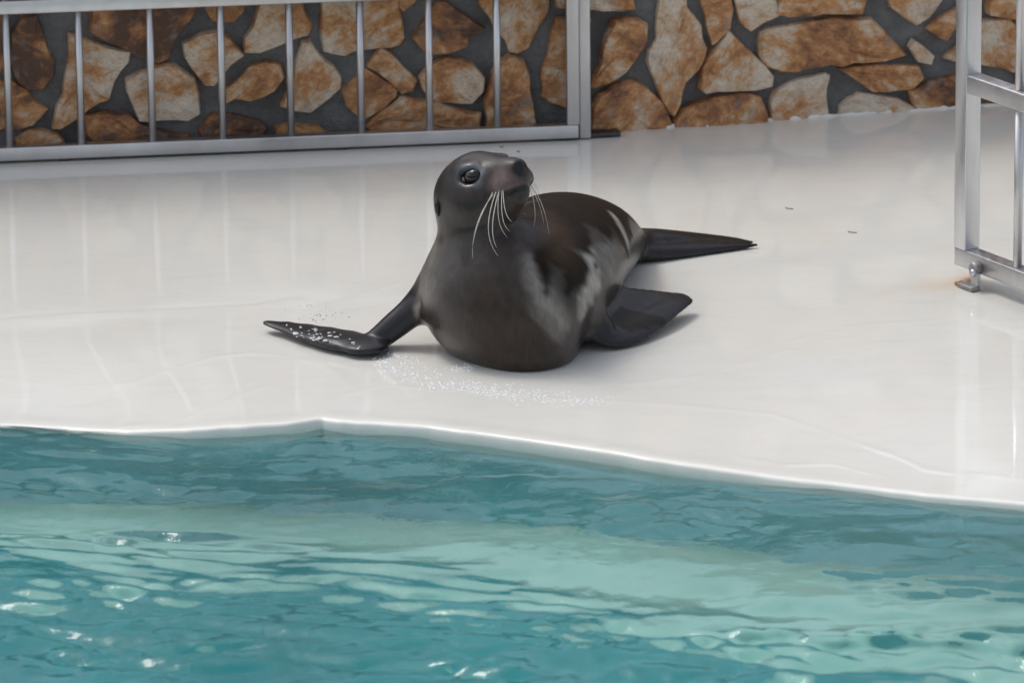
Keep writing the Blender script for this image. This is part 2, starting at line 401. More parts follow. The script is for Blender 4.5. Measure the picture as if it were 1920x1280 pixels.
# mortar: one solid following both runs
us = []
L1 = (wb[2]-wb[0]).length; L2 = (wb[4]-wb[2]).length
path = [(SEG_L, u) for u in np.arange(0, L1, .02)]+[(SEG_R, u) for u in np.arange(0, L2, .02)]
zs = np.concatenate([[-.05], np.arange(0, WALL_H+.001, .02)])
Pm = np.zeros((len(path), len(zs)+1, 3))
U = 0
for i, (sg, u) in enumerate(path):
    a, t, n = sg; p = a+t*float(u)
    for j, z in enumerate(zs): Pm[i, j] = (p.x, p.y, z)
    Pm[i, -1] = (p.x-n.x*.25, p.y-n.y*.25, WALL_H)
ui = np.arange(len(path))*.02
dsp = .016*vnoise(ui[:, None]*9+zs[None]*0, zs[None]*9+ui[:, None]*0+9, 51)+.008*vnoise(ui[:, None]*26, zs[None]*26+5, 52)+.001
for i, (sg, u) in enumerate(path):
    n = sg[2]; Pm[i, :-1, 0] += n.x*dsp[i]; Pm[i, :-1, 1] += n.y*dsp[i]
link('mortar', grid_mesh('mortar', Pm), M_MORTAR, wall)

c4 = lambda L: [(x/3, y/3) for x, y in L]
c5 = lambda L: [(600+x/3, y/3) for x, y in L]
c6 = lambda L: [(1200+x/2.667, y/2.667) for x, y in L]
# (outline in the picture, tone: low = pale, high = dark rust)
STONES = [
 (c4([(70,190),(130,90),(200,90),(240,180),(245,260),(300,340),(300,420),(230,490),(160,490),(110,440),(70,380)]), .82),
 (c4([(-60,430),(75,460),(140,500),(200,570),(270,600),(230,650),(180,690),(110,705),(-40,720)]), .66),
 (c4([(390,200),(470,220),(600,270),(715,290),(715,350),(640,450),(600,540),(500,590),(420,650),(340,700),(300,690),(310,630),(350,520),(385,350)]), .52),
 (c4([(90,770),(150,725),(230,720),(300,745),(370,780),(360,850),(100,850)]), .62),
 (c4([(530,40),(560,-60),(900,-90),(1080,-60),(1090,40),(1060,100),(990,180),(960,240),(935,320),(890,340),(820,320),(780,300),(700,250),(600,215),(525,170)]), .78),
 (c4([(710,430),(820,400),(900,360),(970,350),(1030,390),(1080,430),(1100,520),(1120,620),(1050,650),(900,660),(780,660),(750,580),(720,490)]), .40),
 (c4([(480,640),(600,630),(720,630),(780,680),(900,720),(1040,750),(1040,810),(550,810),(490,740)]), .80),
 (c4([(1030,230),(1130,190),(1210,165),(1280,200),(1350,290),(1290,350),(1200,450),(1150,465),(1090,380),(1050,310)]), .46),
 (c4([(1140,30),(1180,-60),(1360,-60),(1360,60),(1310,115),(1190,115)]), .62),
 (c4([(1270,490),(1330,440),(1410,370),(1480,350),(1555,350),(1575,440),(1530,500),(1410,555),(1330,540),(1270,570)]), .56),
 (c4([(1370,200),(1430,140),(1450,60),(1490,-50),(1660,-60),(1700,60),(1740,130),(1730,170),(1640,210),(1560,240),(1470,260),(1380,275)]), .54),
 (c4([(1580,580),(1620,500),(1650,400),(1690,240),(1740,240),(1820,330),(1910,420),(1900,480),(1830,540),(1740,610),(1660,600)]), .40),
 (c4([(1130,720),(1200,620),(1300,640),(1450,660),(1490,710),(1450,755),(1130,765)]), .74),
 (c4([(1545,700),(1650,690),(1780,700),(1830,745),(1550,760)]), .60),
 (c4([(-60,60),(10,90),(20,240),(40,380),(0,400),(-60,380)]), .74),
 (c5([(20,-70),(410,-70),(430,60),(460,200),(440,245),(250,265),(140,300),(30,280),(10,200),(15,60)]), .52),
 (c5([(440,-50),(560,-60),(530,0),(470,45),(440,20)]), .44),
 (c5([(262,360),(350,265),(400,300),(470,370),(530,440),(510,490),(450,510),(380,435),(310,385)]), .60),
 (c5([(120,500),(180,430),(258,385),(340,425),(425,500),(425,540),(350,600),(260,655),(200,640),(150,590)]), .58),
 (c5([(520,210),(590,110),(640,10),(700,0),(780,60),(860,120),(915,150),(900,170),(830,190),(800,240),(720,280),(650,290),(590,270)]), .70),
 (c5([(560,430),(610,360),(700,320),(780,320),(850,350),(910,430),(900,500),(850,550),(740,560),(650,560),(590,510)]), .50),
 (c5([(270,700),(350,620),(460,535),(540,555),(640,570),(760,610),(875,630),(880,700),(560,740),(300,745)]), .54),
 (c5([(880,-60),(1270,-60),(1270,70),(1220,150),(1170,260),(1110,300),(1060,285),(1030,200),(960,100),(900,30)]), .50),
 (c5([(930,700),(930,560),(970,400),(1050,312),(1140,340),(1170,420),(1185,560),(1195,700),(1060,715)]), .57),
 (c5([(1320,110),(1380,110),(1480,80),(1500,110),(1480,250),(1440,420),(1380,585),(1310,560),(1240,530),(1250,420),(1290,250)]), .56),
 (c5([(1340,-20),(1520,-60),(1740,-60),(1760,40),(1700,55),(1530,50),(1340,30)]), .58),
 (c5([(1640,110),(1720,95),(1820,130),(1810,220),(1770,310),(1720,390),(1620,450),(1530,480),(1500,470),(1570,340),(1600,200)]), .56),
 ([(1108,243),(1108,195),(1118,174),(1150,157),(1185,149),(1210,162),(1235,190),(1255,222),(1256,240),(1180,246)], .60),
 (c6([(80,80),(100,-70),(220,-70),(220,40),(265,90),(310,230),(270,330),(210,400),(160,550),(130,535),(90,440),(30,300),(60,190)]), .47),
 (c6([(290,-70),(430,-70),(445,100),(430,140),(380,205),(350,220),(330,130)]), .58),
 (c6([(455,-60),(640,-60),(670,70),(600,105),(540,145),(500,100)]), .38),
 (c6([(430,155),(480,200),(560,280),(650,370),(640,420),(550,440),(520,448),(440,438),(330,458),(300,440),(310,330),(380,240)]), .44),
 (c6([(170,585),(200,550),(330,490),(480,462),(580,480),(620,570),(610,600),(380,625),(180,645)]), .56),
 (c6([(650,575),(660,450),(740,400),(900,365),(935,380),(915,480),(935,585),(800,605),(660,610)]), .40),
 (c6([(610,260),(620,150),(720,130),(850,100),(1000,90),(1130,100),(1190,150),(1240,210),(1300,265),(1200,290),(1050,300),(900,320),(720,340),(630,320)]), .58),
 (c6([(700,-70),(1110,-70),(1090,60),(950,55),(800,70),(680,65)]), .57),
 (c6([(1220,-70),(1510,-70),(1500,0),(1440,80),(1380,130),(1330,90),(1250,30)]), .48),
 (c6([(1420,130),(1500,80),(1590,20),(1600,60),(1570,130),(1520,200),(1480,180)]), .66),
 (c6([(1330,230),(1350,190),(1400,220),(1450,270),(1440,305),(1370,300)]), .36),
 (c6([(990,340),(1100,320),(1290,320),(1370,330),(1390,370),(1340,430),(1230,440),(1160,440),(1090,390)]), .61),
 (c6([(1000,585),(1000,530),(1090,460),(1180,465),(1270,480),(1350,520),(1350,560),(1150,585)]), .28),
 (c6([(1350,450),(1450,400),(1600,370),(1700,420),(1850,480),(1880,510),(1620,550),(1390,562)]), .56),
 (c6([(1520,290),(1580,220),(1640,130),(1740,90),(1820,90),(1870,130),(1900,350),(1860,350),(1740,320),(1620,310)]), .54),
 (c6([(1730,20),(1780,-70),(1950,-70),(1950,80),(1830,80),(1730,60)]), .50),
 (c6([(1890,370),(1930,180),(2060,120),(2180,240),(2150,420),(2000,490),(1900,480)]), .52),
]
def make_stone(uz, seg, tone, prot):
    a, t, n = seg
    # resample the outline and roughen it
    pts = []
    m = len(uz)
    for i in range(m):
        p, q = np.array(uz[i]), np.array(uz[(i+1) % m]); L = np.hypot(*(q-p)); k = max(1, int(L/.022))
        for j in range(k): pts.append(p+(q-p)*j/k)
    pts = np.array(pts)
    sm = .03*np.roll(pts, 1, 0)+.03*np.roll(pts, -1, 0)+.94*pts
    pts = sm+rng.normal(0, .0021, pts.shape); pts[:, 1] = np.maximum(pts[:, 1], -.02)
    k = len(pts); c = pts.mean(0); tilt = rng.normal(0, .05, 2)
    rings = [(1.03, -.035, 0), (1.0, .55, .0012), (.955, .93, .0014), (.62, 1.0, .0026)]
    v, f = [], []
    for sc, h, nz in rings:
        for p in pts:
            q = c+(p-c)*sc; hh = (prot*h if h > 0 else h)+rng.normal(0, 1)*nz+((q-c) @ tilt if h > 0 else 0)
            v.append((q[0]-c[0], hh, q[1]-c[1]))
    v.append((0, prot+rng.normal(0, .003), 0))
    for r_ in range(3):
        for i in range(k):
            j = (i+1) % k; f.append((r_*k+i, r_*k+j, (r_+1)*k+j, (r_+1)*k+i))
    for i in range(k): f.append((3*k+i, 3*k+(i+1) % k, 4*k))
    # local axes: x along wall, y out of the wall, z up
    me = mesh('stone', [(x, -y, z) for x, y, z in v], [fc for fc in f])
    me.polygons.foreach_set('use_smooth', [False]*len(me.polygons))
    o = link('stone', me, M_STONE, None, False)
    bm = bmesh.new(); bm.from_mesh(me); bmesh.ops.recalc_face_normals(bm, faces=bm.faces); bm.to_mesh(me); bm.free()
    p = a+t*float(c[0]); loc = Vector((p.x, p.y, float(c[1])))
    o.parent = wall; o.matrix_parent_inverse = Matrix.Translation(-wall.location)
    o.location = loc; o.rotation_euler = (0, 0, math.atan2(t.y, t.x))
    o['tone'] = float(tone); o['angle'] = float(rng.normal(.1, .55))
    return o
# uneven bead of deck paint slopped against the foot of the wall
bd = []
for u in np.arange(0, L2, .012):
    a, t, n = SEG_R; p = a+t*float(u)+n*(.016+.010*random.random()); bd.append((p.x, p.y, .0005))
bo = link('paint_bead', tube('paint_bead', bd, [max(.002, .0042+.0018*random.gauss(0, 1)) for _ in bd], 8), M_DECK, deck)
bd = []
for u in np.arange(1.0, L1, .012):
    a, t, n = SEG_L; p = a+t*float(u)+n*(.016+.010*random.random()); bd.append((p.x, p.y, .0005))
link('paint_bead', tube('paint_bead', bd, [max(.002, .0042+.0018*random.gauss(0, 1)) for _ in bd], 8), M_DECK, deck)
uzs = []
for poly, tone in STONES:
    cx = sum(p[0] for p in poly)/len(poly); seg = SEG_L if cx < 1105 else SEG_R
    cy = sum(p[1] for p in poly)/len(poly)
    uz = [wall_uz(cx+(x-cx)*1.08, cy+(y-cy)*1.08, seg) for x, y in poly]
    make_stone(uz, seg, tone+.0, random.uniform(.018, .036)); uzs.append((uz, seg, tone))
# the wall goes on above and to both sides of the traced stretch: more courses of the same kind of stone
def inside(uz, lim): return max(p[1] for p in uz) < lim
rows = [x for x in uzs if inside(x[0], .285)]
for r_ in range(2):
    dz = .335+r_*.30
    for uz, seg, tone in rows:
        off = random.uniform(-.03, .03)+r_*.11
        make_stone([(u+off, z+dz) for u, z in uz], seg, tone+random.uniform(-.1, .1), random.uniform(.018, .036))
for uz, seg, tone in uzs:
    if max(p[1] for p in uz) > .33: continue
    du = -1.30 if seg is SEG_L else 1.0
    make_stone([(u+du, z) for u, z in uz], seg, tone+random.uniform(-.1, .1), random.uniform(.018, .036))

# ------------------------------------------------------------------ fence along the wall
fa, fb = floor(0, 306), floor(1088, 262)
ft = (fb-fa).normalized(); fn = Vector((ft.y, -ft.x, 0))
def fpt(px, py):      # picture point on the fence plane
    d = ray(px, py); s = (fa-CAM).dot(fn)/d.dot(fn); return CAM+d*s
fence = empty('metal_fence', (fa.x, fa.y, 0))
tag(fence, 'long stainless bar fence panel standing in front of the stone wall', 'fence')
zb = fpt(540, 266).z; zm = fpt(300, 2).z
end = fpt(1074, 200); end.z = 0
lft = fa-ft*1.0; lft.z = 0
V3 = Vector
ZT = .98
for nm, z in (('bottom_rail', zb), ('middle_rail', zm), ('top_rail', ZT)):
    link(nm, bar_box(nm, V3((lft.x, lft.y, z)), V3((end.x, end.y, z))+ft*.0105, .028, .028), M_METAL, fence)
link('stile', bar_box('stile', V3((end.x, end.y, zb+.0138)), V3((end.x, end.y, ZT-.0138)), .026, .026, fn), M_METAL, fence)
pe = end+ft*.0255-fn*.012
link('post', bar_box('post', V3((pe.x, pe.y, .002)), V3((pe.x, pe.y, ZT+.04)), .024, .03, fn), M_METAL, fence)
barx = [18, 153, 286, 418, 546, 678, 806, 933]
bp = [fpt(x, 262-.036*x) for x in barx]
step = (bp[-1]-bp[0]).length/7
for k in range(-6, 0): bp.append(bp[0]+ft*(step*k))
for p in bp:
    b_ = link('bar', tube('bar', [(p.x, p.y, zb+.0135), (p.x, p.y, zm-.0135)], .0078, 14), M_METAL, fence)
    link('bar', tube('bar', [(p.x, p.y, zm+.0135), (p.x, p.y, ZT-.0135)], .0078, 14), M_METAL, fence)
# dark base plate with a bolt under the post, hinge block
M_PLATE = simple('dark_weathered_steel', (.075, .072, .07), .45, .8)
pl = floor(1112, 254)
plo = link('base_plate', bar_box('base_plate', V3((pl.x-.075, pl.y-.012, .006)), V3((pl.x+.052, pl.y+.012, .006)), .06, .010, bev=.002), M_PLATE, fence)
bt = floor(1143, 247); link('bolt', tube('bolt', [(bt.x, bt.y, .008), (bt.x, bt.y, .018)], .0085, 6), M_METAL, plo)
hc = V3((end.x, end.y, 0))
# feet that carry the panel, hidden in its shadow
for px in (120, 640):
    p = fpt(px, 270); link('foot', bar_box('foot', V3((p.x, p.y, 0)), V3((p.x, p.y, zb-.0135)), .02, .02, fn, .002), M_PLATE, fence)

# ------------------------------------------------------------------ open gate beside the pool
ga = floor(1800, 521); gdir = (floor(1925, 569)-ga).normalized(); gn = Vector((gdir.y, -gdir.x, 0))
gate = empty('metal_gate', (ga.x, ga.y, 0))
tag(gate, 'stainless bar gate standing open at the deck side with rusted foot bracket', 'gate')
def gpt(px, py):
    d = ray(px, py); s = (ga-CAM).dot(gn)/d.dot(gn); return CAM+d*s
st = gpt(1814, 300); st.z = 0
zgb = gpt(1814, 481).z; zgm = gpt(1814, 152).z
far = st+gdir*.95
tk = .036
for nm, z in (('bottom_rail', zgb), ('middle_rail', zgm), ('top_rail', 1.06)):
    link(nm, bar_box(nm, V3((st.x, st.y, z))+gdir*(.017 if nm != 'bottom_rail' else -.018), V3((far.x, far.y, z)), tk-.003, tk), M_METAL, gate)
link('stile', bar_box('stile', V3((st.x, st.y, zgb+tk/2-.001)), V3((st.x, st.y, 1.06+tk/2)), tk, tk, gn), M_METAL, gate)
link('stile', bar_box('stile', V3((far.x, far.y, zgb-tk/2)), V3((far.x, far.y, 1.06+tk/2)), tk, tk, gn), M_METAL, gate)
gb0 = gpt(1911, 250); u0_ = (gb0-st).dot(gdir)
for k in range(6):
    p = st+gdir*(u0_+k*.145)
    for z0, z1 in ((zgb, zgm), (zgm, 1.06)):
        link('bar', tube('bar', [(p.x, p.y, z0+tk/2-.001), (p.x, p.y, z1-tk/2+.001)], .0085, 14), M_METAL, gate)
M_GALV = simple('dull_galvanised_steel', (.30, .29, .29), .5, .6)
M_RUST = simple('rusty_steel', (.30, .10, .025), .8, .0)
fr = gpt(1847, 505); fr2 = st+gdir*((fr-st).dot(gdir)); face = fr2+gn*(tk/2)
br = link('foot_bracket', bar_box('foot_bracket', V3((face.x, face.y, .004))+gn*.006, V3((face.x, face.y, zgb-.012))+gn*.004, .020, .010, gn, .002), M_METAL, gate)
fpl = link('foot_plate', bar_box('foot_plate', V3((face.x, face.y, .0045))-gdir*.036+gn*.012, V3((face.x, face.y, .0045))+gdir*.012+gn*.012, .022, .008, bev=.002), M_GALV, gate)
link('rusted_end', bar_box('rusted_end', V3((face.x, face.y, .004))-gdir*.046+gn*.012, V3((face.x, face.y, .004))-gdir*.034+gn*.012, .018, .0065, bev=.002), M_RUST, fpl)
bz = zgb-.006
gbolt = link('bolt', tube('bolt', [V3((face.x, face.y, bz))-gn*.004, V3((face.x, face.y, bz))+gn*.010, V3((face.x, face.y, bz))+gn*.014], [.014, .013, .010], 18), M_GALV, gate)
link('nut', tube('nut', [V3((face.x, face.y, bz-.005))+gn*.012+gdir*.008, V3((face.x, face.y, bz-.005))+gn*.021+gdir*.008], .0075, 6), M_METAL, gbolt)
link('far_foot', bar_box('far_foot', V3((far.x, far.y, .0)), V3((far.x, far.y, zgb-tk/2+.001)), .03, .03, gn, .002), M_METAL, gate)

# ------------------------------------------------------------------ sea lion
H = .004
lo = np.array([-.52, -.30, -.012]); hi = np.array([.56, .76, .44])
nn = np.ceil((hi-lo)/H).astype(int)
D = np.full(nn, .5, np.float32)
ax = [lo[i]+H*np.arange(nn[i]) for i in range(3)]
def add(fn, bmin, bmax, k=.02, sub=False):
    m = k+.012
    a = np.clip(np.floor((np.array(bmin)-m-lo)/H).astype(int), 0, nn); b = np.clip(np.ceil((np.array(bmax)+m-lo)/H).astype(int)+1, 0, nn)
    if (b <= a).any(): return
    sl = tuple(slice(a[i], b[i]) for i in range(3))
    g = np.meshgrid(*[ax[i][sl[i]].astype(np.float32) for i in range(3)], indexing='ij')
    P = np.stack(g, -1); d = fn(P).astype(np.float32); o = D[sl]
    if sub:
        d = -d; h = np.clip(.5-.5*(o-d)/k, 0, 1); D[sl] = o*(1-h)+d*h+k*h*(1-h)
    else:
        h = np.clip(.5+.5*(d-o)/k, 0, 1); D[sl] = d*(1-h)+o*h-k*h*(1-h)
def cone(a, b, ra, rb, k=.02, sub=False, M=None, sc=None):
    """round cone; M (rows = local axes) and sc flatten it"""
    a = np.array(a, float); b = np.array(b, float)
    if M is None: M = np.eye(3)
    sc = np.ones(3) if sc is None else np.array(sc, float)
    A = (M @ a)/sc; Bv = (M @ b)/sc; ba = Bv-A; bb = ba @ ba
    def fn(P):
        p = (P @ M.T.astype(np.float32))/sc.astype(np.float32)-A.astype(np.float32)
        t = np.clip((p @ ba.astype(np.float32))/max(bb, 1e-9), 0, 1)
        return (np.linalg.norm(p-t[..., None]*ba.astype(np.float32), axis=-1)-(ra+(rb-ra)*t))*min(1.0, sc.min()*1.6)
    r = max(ra, rb)*max(1, sc.max())
    add(fn, np.minimum(a, b)-r, np.maximum(a, b)+r, k, sub)
def ell(c, M, r, k=.02, sub=False):
    c = np.array(c, float); r = np.array(r, float); M = np.array(M, float)
    def fn(P):
        p = (P-c.astype(np.float32)) @ M.T.astype(np.float32)
        k0 = np.linalg.norm(p/r, axis=-1); k1 = np.linalg.norm(p/(r*r), axis=-1)
        return k0*(k0-1)/np.maximum(k1, 1e-6)
    add(fn, c-r.max(), c+r.max(), k, sub)
V_ = lambda p: np.array((p.x, p.y, p.z))
def chain(pts, k, M=None, sc=None, n=6):
    """smooth swept body: Catmull-Rom through the joints, one distance field"""
    M = np.eye(3) if M is None else M; sc = np.ones(3) if sc is None else np.array(sc, float)
    C = np.array([np.append((M @ np.array(p))/sc, r) for p, r in pts]); C = np.vstack([2*C[0]-C[1], C, 2*C[-1]-C[-2]]); out = []
    for i in range(1, len(C)-2):
        for t in np.arange(n)/n:
            a, b, c, d = C[i-1:i+3]; out.append(.5*(2*b+(c-a)*t+(2*a-5*b+4*c-d)*t*t+(3*b-a-3*c+d)*t**3))
    out.append(C[-2]); out = np.array(out); out[:, 3] = np.maximum(out[:, 3], .003); o32 = out.astype(np.float32)
    def fn(P):
        p = (P @ M.T.astype(np.float32))/sc.astype(np.float32); best = None
        for A, B in zip(o32[:-1], o32[1:]):
            ba = B[:3]-A[:3]; t = np.clip(((p-A[:3]) @ ba)/max(float(ba @ ba), 1e-9), 0, 1)
            d = np.linalg.norm(p-A[:3]-t[..., None]*ba, axis=-1)-(A[3]+(B[3]-A[3])*t)
            best = d if best is None else np.minimum(best, d)
        return best*min(1.0, sc.min()*1.6)
    W3 = np.array([M.T @ (o[:3]*sc) for o in out]); r = out[:, 3].max()*max(1, sc.max())
    add(fn, W3.min(0)-r, W3.max(0)+r, k)

# torso (flattened in height)
torso = [(V_(at(1178, 460, .56)), .040), (V_(at(1140, 455, .49)), .072), (V_(at(1098, 458, .38)), .106), (V_(at(1050, 474, .22)), .136),
         (V_(at(1008, 508, .07)), .152), (V_(at(950, 545, -.045)), .158)]
chain(torso, .03, np.eye(3), (1, 1, .84), 12)
# breast bulge, neck
cone(V_(at(968, 578, -.065)), V_(at(938, 552, -.05)), .128, .132, .035)
ell(V_(at(988, 652, -.105)), np.eye(3), (.085, .098, .046), .045)
neck = [(V_(at(938, 545, -.05)), .130), (V_(at(914, 482, -.055)), .094), (V_(at(898, 428, -.05)), .074), (V_(at(896, 378, -.045)), .068)]
chain(neck, .04)
# head frame
f = np.array((.63, -.65, .43)); f /= np.linalg.norm(f)
s_ = np.cross(f, (0, 0, 1)); s_ /= np.linalg.norm(s_)          # animal's right, towards the camera
u = np.cross(s_, f)
HM = np.stack([f, s_, u]); HC = V_(at(893, 367, -.05))
hp = lambda a, b, c: HC+f*(a*.94)+s_*b+u*(c+.03*a)
ell(HC, HM, (.078, .074, .074), .035)
cone(hp(.03, 0, .004), hp(.108, 0, -.001), .064, .038, .03)
cone(hp(.03, 0, .022), hp(.125, 0, .018), .046, .020, .02)         # bridge of the nose
for sg in (1, -1):
    ell(hp(.117, sg*.019, -.005), HM, (.027, .022, .023), .010)    # whisker pads
    ell(hp(.046, sg*.042, .047), HM, (.026, .016, .012), .014)     # brows
    ell(hp(.030, sg*.052, -.012), HM, (.035, .022, .028), .02)     # cheeks
cone(hp(.03, 0, -.040), hp(.118, 0, -.034), .042, .018, .016)      # lower jaw
ell(hp(.143, 0, .017), HM, (.014, .017, .014), .010)               # nose tip
EYE = {sg: hp(.060, sg*.0485, .031) for sg in (1, -1)}
for sg in (1, -1):
    ell(EYE[sg]+s_*sg*.004, HM, (.0185, .012, .0120), .009, True)       # eye sockets
    # mouth slit
    pl_ = [hp(.150, 0, -.0215), hp(.141, sg*.022, -.0225), hp(.115, sg*.040, -.029), hp(.085, sg*.048, -.036)]
    for a, b in zip(pl_[:-1], pl_[1:]): cone(a, b, .0068, .0055, .006, True)
    cone(hp(.159, sg*.0085, .021), hp(.156, sg*.0105, .009), .0048, .004, .004, True)   # nostrils
# near side fore flipper, in picture to the left
armL = [(V_(at(830, 545, -.02)), .05), (V_(at(776, 582, -.02)), .030), (V_(at(738, 612, -.025)), .0255), (V_(at(704, 638, -.03)), .0215), (V_(at(676, 649, -.035)), .0165), (V_(floor(636, 646, .014)), .012), (V_(floor(590, 632, .014)), .008)]
chain(armL, .022)
Fz = lambda px, py, z: V_(floor(px, py, z))
FLs = (1, 1, .30)
wr = Fz(684, 648, .014)
tips = [(Fz(508, 606, .016), .030, .008), (Fz(540, 607, .014), .030, .010), (Fz(580, 612, .012), .03, .010), (Fz(622, 619, .012), .03, .011), (Fz(660, 626, .012), .03, .012)]
leadL = [(Fz(700, 650, .014), .024), (Fz(640, 646, .012), .025), (Fz(585, 632, .012), .024), (Fz(535, 615, .014), .016), (Fz(497, 604, .018), .006)]
chain(leadL, .018, np.eye(3), FLs)
for t_, a, b in tips: cone(wr, t_, a, b, .012, False, np.eye(3), FLs)
# far side fore flipper, tilted on its leading edge, in picture to the right
A0, A2, T2 = np.array(V_(floor(1125, 640, .02))), Fz(1205, 634, .012), V_(at(1200, 545, .13))
TIP = V_(at(1286, 560, .165))
n_f = np.cross(TIP-A0, T2-A2); n_f /= np.linalg.norm(n_f)
e1 = (TIP-A0)/np.linalg.norm(TIP-A0); e1 = e1-n_f*(e1 @ n_f); e1 /= np.linalg.norm(e1); FM = np.stack([e1, np.cross(n_f, e1), n_f]); FS = (1, 1, .24)
chain([(V_(at(1050, 580, -.02)), .06), (V_(at(1098, 598, -.03)), .038), (V_(at(1130, 616, -.035)), .022)], .03)
leadR = [(V_(at(1106, 614, -.04)), .034), (V_(at(1148, 632, -.04)), .030), (V_(at(1188, 622, -.01)), .029), (V_(at(1230, 594, .055)), .027), (V_(at(1266, 570, .125)), .022), (TIP, .013)]
chain(leadR, .014, FM, FS)
wrR = V_(at(1130, 612, -.01))
for (px, py, Yt, rr) in ((1272, 560, .16, .014), (1246, 555, .15, .011), (1222, 552, .14, .011), (1197, 549, .13, .011), (1173, 547, .12, .011), (1150, 546, .11, .011), (1134, 549, .10, .012)):
    cone(wrR, V_(at(px, py, Yt)), .040, rr, .012, False, FM, FS)
# hind flippers trailing behind
HS = (1, 1, .42)
chain([(V_(at(1150, 450, .52)), .050), (V_(at(1205, 446, .585)), .040), (V_(at(1290, 452, .62)), .036), (V_(at(1370, 455, .635)), .022), (V_(at(1424, 457, .64)), .006)], .012, np.eye(3), HS)
chain([(V_(at(1150, 468, .50)), .034), (V_(at(1225, 473, .54)), .030), (V_(at(1300, 470, .575)), .026), (V_(at(1380, 463, .60)), .012), (V_(at(1418, 459, .61)), .005)], .006, np.eye(3), (1, 1, .62))
for (px, py, Yt) in ((1392, 451, .66), (1345, 446, .665)): cone(V_(at(1230, 445, .59)), V_(at(px, py, Yt)), .030, .008, .008, False, np.eye(3), HS)
# belly rests flat on the deck
zz = ax[2][None, None, :].astype(np.float32)
D = np.maximum(D, (.0005-zz)); D = np.where(np.isfinite(D), D, .5)

def surface_nets(D):
    s = D < 0; n = D.shape
    c = np.stack([s[i:n[0]-1+i, j:n[1]-1+j, k:n[2]-1+k] for i in (0, 1) for j in (0, 1) for k in (0, 1)], -1)
    cnt = c.sum(-1); act = (cnt > 0) & (cnt < 8); ijk = np.argwhere(act); vid = -np.ones(act.shape, np.int64); vid[act] = np.arange(len(ijk))
    acc = np.zeros((len(ijk), 3)); num = np.zeros(len(ijk)); I, J, K = ijk.T
    corners = [(i, j, k) for i in (0, 1) for j in (0, 1) for k in (0, 1)]
    for a in range(8):
        for b in range(a+1, 8):
            ca, cb = np.array(corners[a]), np.array(corners[b])
            if np.abs(ca-cb).sum() != 1: continue
            da = D[I+ca[0], J+ca[1], K+ca[2]]; db = D[I+cb[0], J+cb[1], K+cb[2]]; m = (da < 0) != (db < 0)
            t = np.where(m, da/np.where(da == db, 1, da-db), 0)
            acc += np.where(m[:, None], ca+(cb-ca)*t[:, None], 0); num += m
    V = (ijk+acc/num[:, None])*H+lo
    Q = []
    for axis in range(3):
        o1, o2 = [(1, 2), (2, 0), (0, 1)][axis]
        sa = [slice(None)]*3; sb = [slice(None)]*3; sa[axis] = slice(0, -1); sb[axis] = slice(1, None)
        A = s[tuple(sa)]; Bq = s[tuple(sb)]; ch = A != Bq
        e = np.argwhere(ch); e = e[(e[:, o1] > 0) & (e[:, o2] > 0) & (e[:, o1] < n[o1]-1) & (e[:, o2] < n[o2]-1)]
        fl = A[e[:, 0], e[:, 1], e[:, 2]]
        d1 = np.zeros(3, int); d1[o1] = 1; d2 = np.zeros(3, int); d2[o2] = 1
        g = lambda q: vid[q[:, 0], q[:, 1], q[:, 2]]
        quad = np.stack([g(e-d1-d2), g(e-d2), g(e), g(e-d1)], -1)
        quad[~fl] = quad[~fl][:, ::-1]; Q.append(quad)
    Q = np.concatenate(Q); return V, Q[(Q >= 0).all(1)]
SV, SQ = surface_nets(D)
# light Laplacian smoothing
ed = np.concatenate([SQ[:, [0, 1]], SQ[:, [1, 2]], SQ[:, [2, 3]], SQ[:, [3, 0]]])
for it in range(3):
    acc = np.zeros_like(SV); num = np.zeros(len(SV))
    for a, b in ((0, 1), (1, 0)):
        np.add.at(acc, ed[:, a], SV[ed[:, b]]); np.add.at(num, ed[:, a], 1)
    SV = SV*.5+.5*acc/np.maximum(num, 1)[:, None]

tm = sstep(.0, .08, SV[:, 1])*sstep(.235, .20, SV[:, 0]-.1*np.clip(SV[:, 1]-.3, 0, 1))*sstep(.54, .49, SV[:, 1])*(1-sstep(.15, .17, SV[:, 0])*sstep(.24, .20, SV[:, 1]))*sstep(.02, .05, SV[:, 2]); tm = tm[:, None]
for it in range(14):
    acc = np.zeros_like(SV); num = np.zeros(len(SV))
    for a, b in ((0, 1), (1, 0)):
        np.add.at(acc, ed[:, a], SV[ed[:, b]]); np.add.at(num, ed[:, a], 1)
    SV = SV*(1-.5*tm)+.5*tm*acc/np.maximum(num, 1)[:, None]
# coat colours: dark wet guard hair, paler dry fur, black skin on the flippers
def n3(P, sc, seed):
    return vnoise(P[:, 0]*sc+P[:, 2]*sc*.7+90, P[:, 1]*sc+P[:, 2]*sc*.6+90, seed)
def cap(P, a, b, r0_, r1_, soft=.012, rag=.02, seed=1, rs=38):
    a, b = np.array(a), np.array(b); ba = b-a; t = np.clip(((P-a) @ ba)/(ba @ ba), 0, 1)
    d = np.linalg.norm(P-a-t[:, None]*ba, axis=1)-(r0_+(r1_-r0_)*t)+rag*2*n3(P, rs, seed)+rag*n3(P, rs*2.3, seed+1)
    return sstep(soft, -soft, d)
P = SV
def torso_d(P):
    best = np.full(len(P), 9.); q = P/np.array((1, 1, .84))
    for (a, ra), (b, rb) in zip(torso[:-1], torso[1:]):
        a = a/np.array((1, 1, .84)); b = b/np.array((1, 1, .84)); ba = b-a; t = np.clip(((q-a) @ ba)/(ba @ ba), 0, 1)
        best = np.minimum(best, np.linalg.norm(q-a-t[:, None]*ba, axis=1)-(ra+(rb-ra)*t))
    return best
TD = torso_d(P)
c_grey = np.array((.037, .030, .0255)); c_brown = np.array((.014, .0088, .0052)); c_dark = np.array((.013, .0105, .0095))
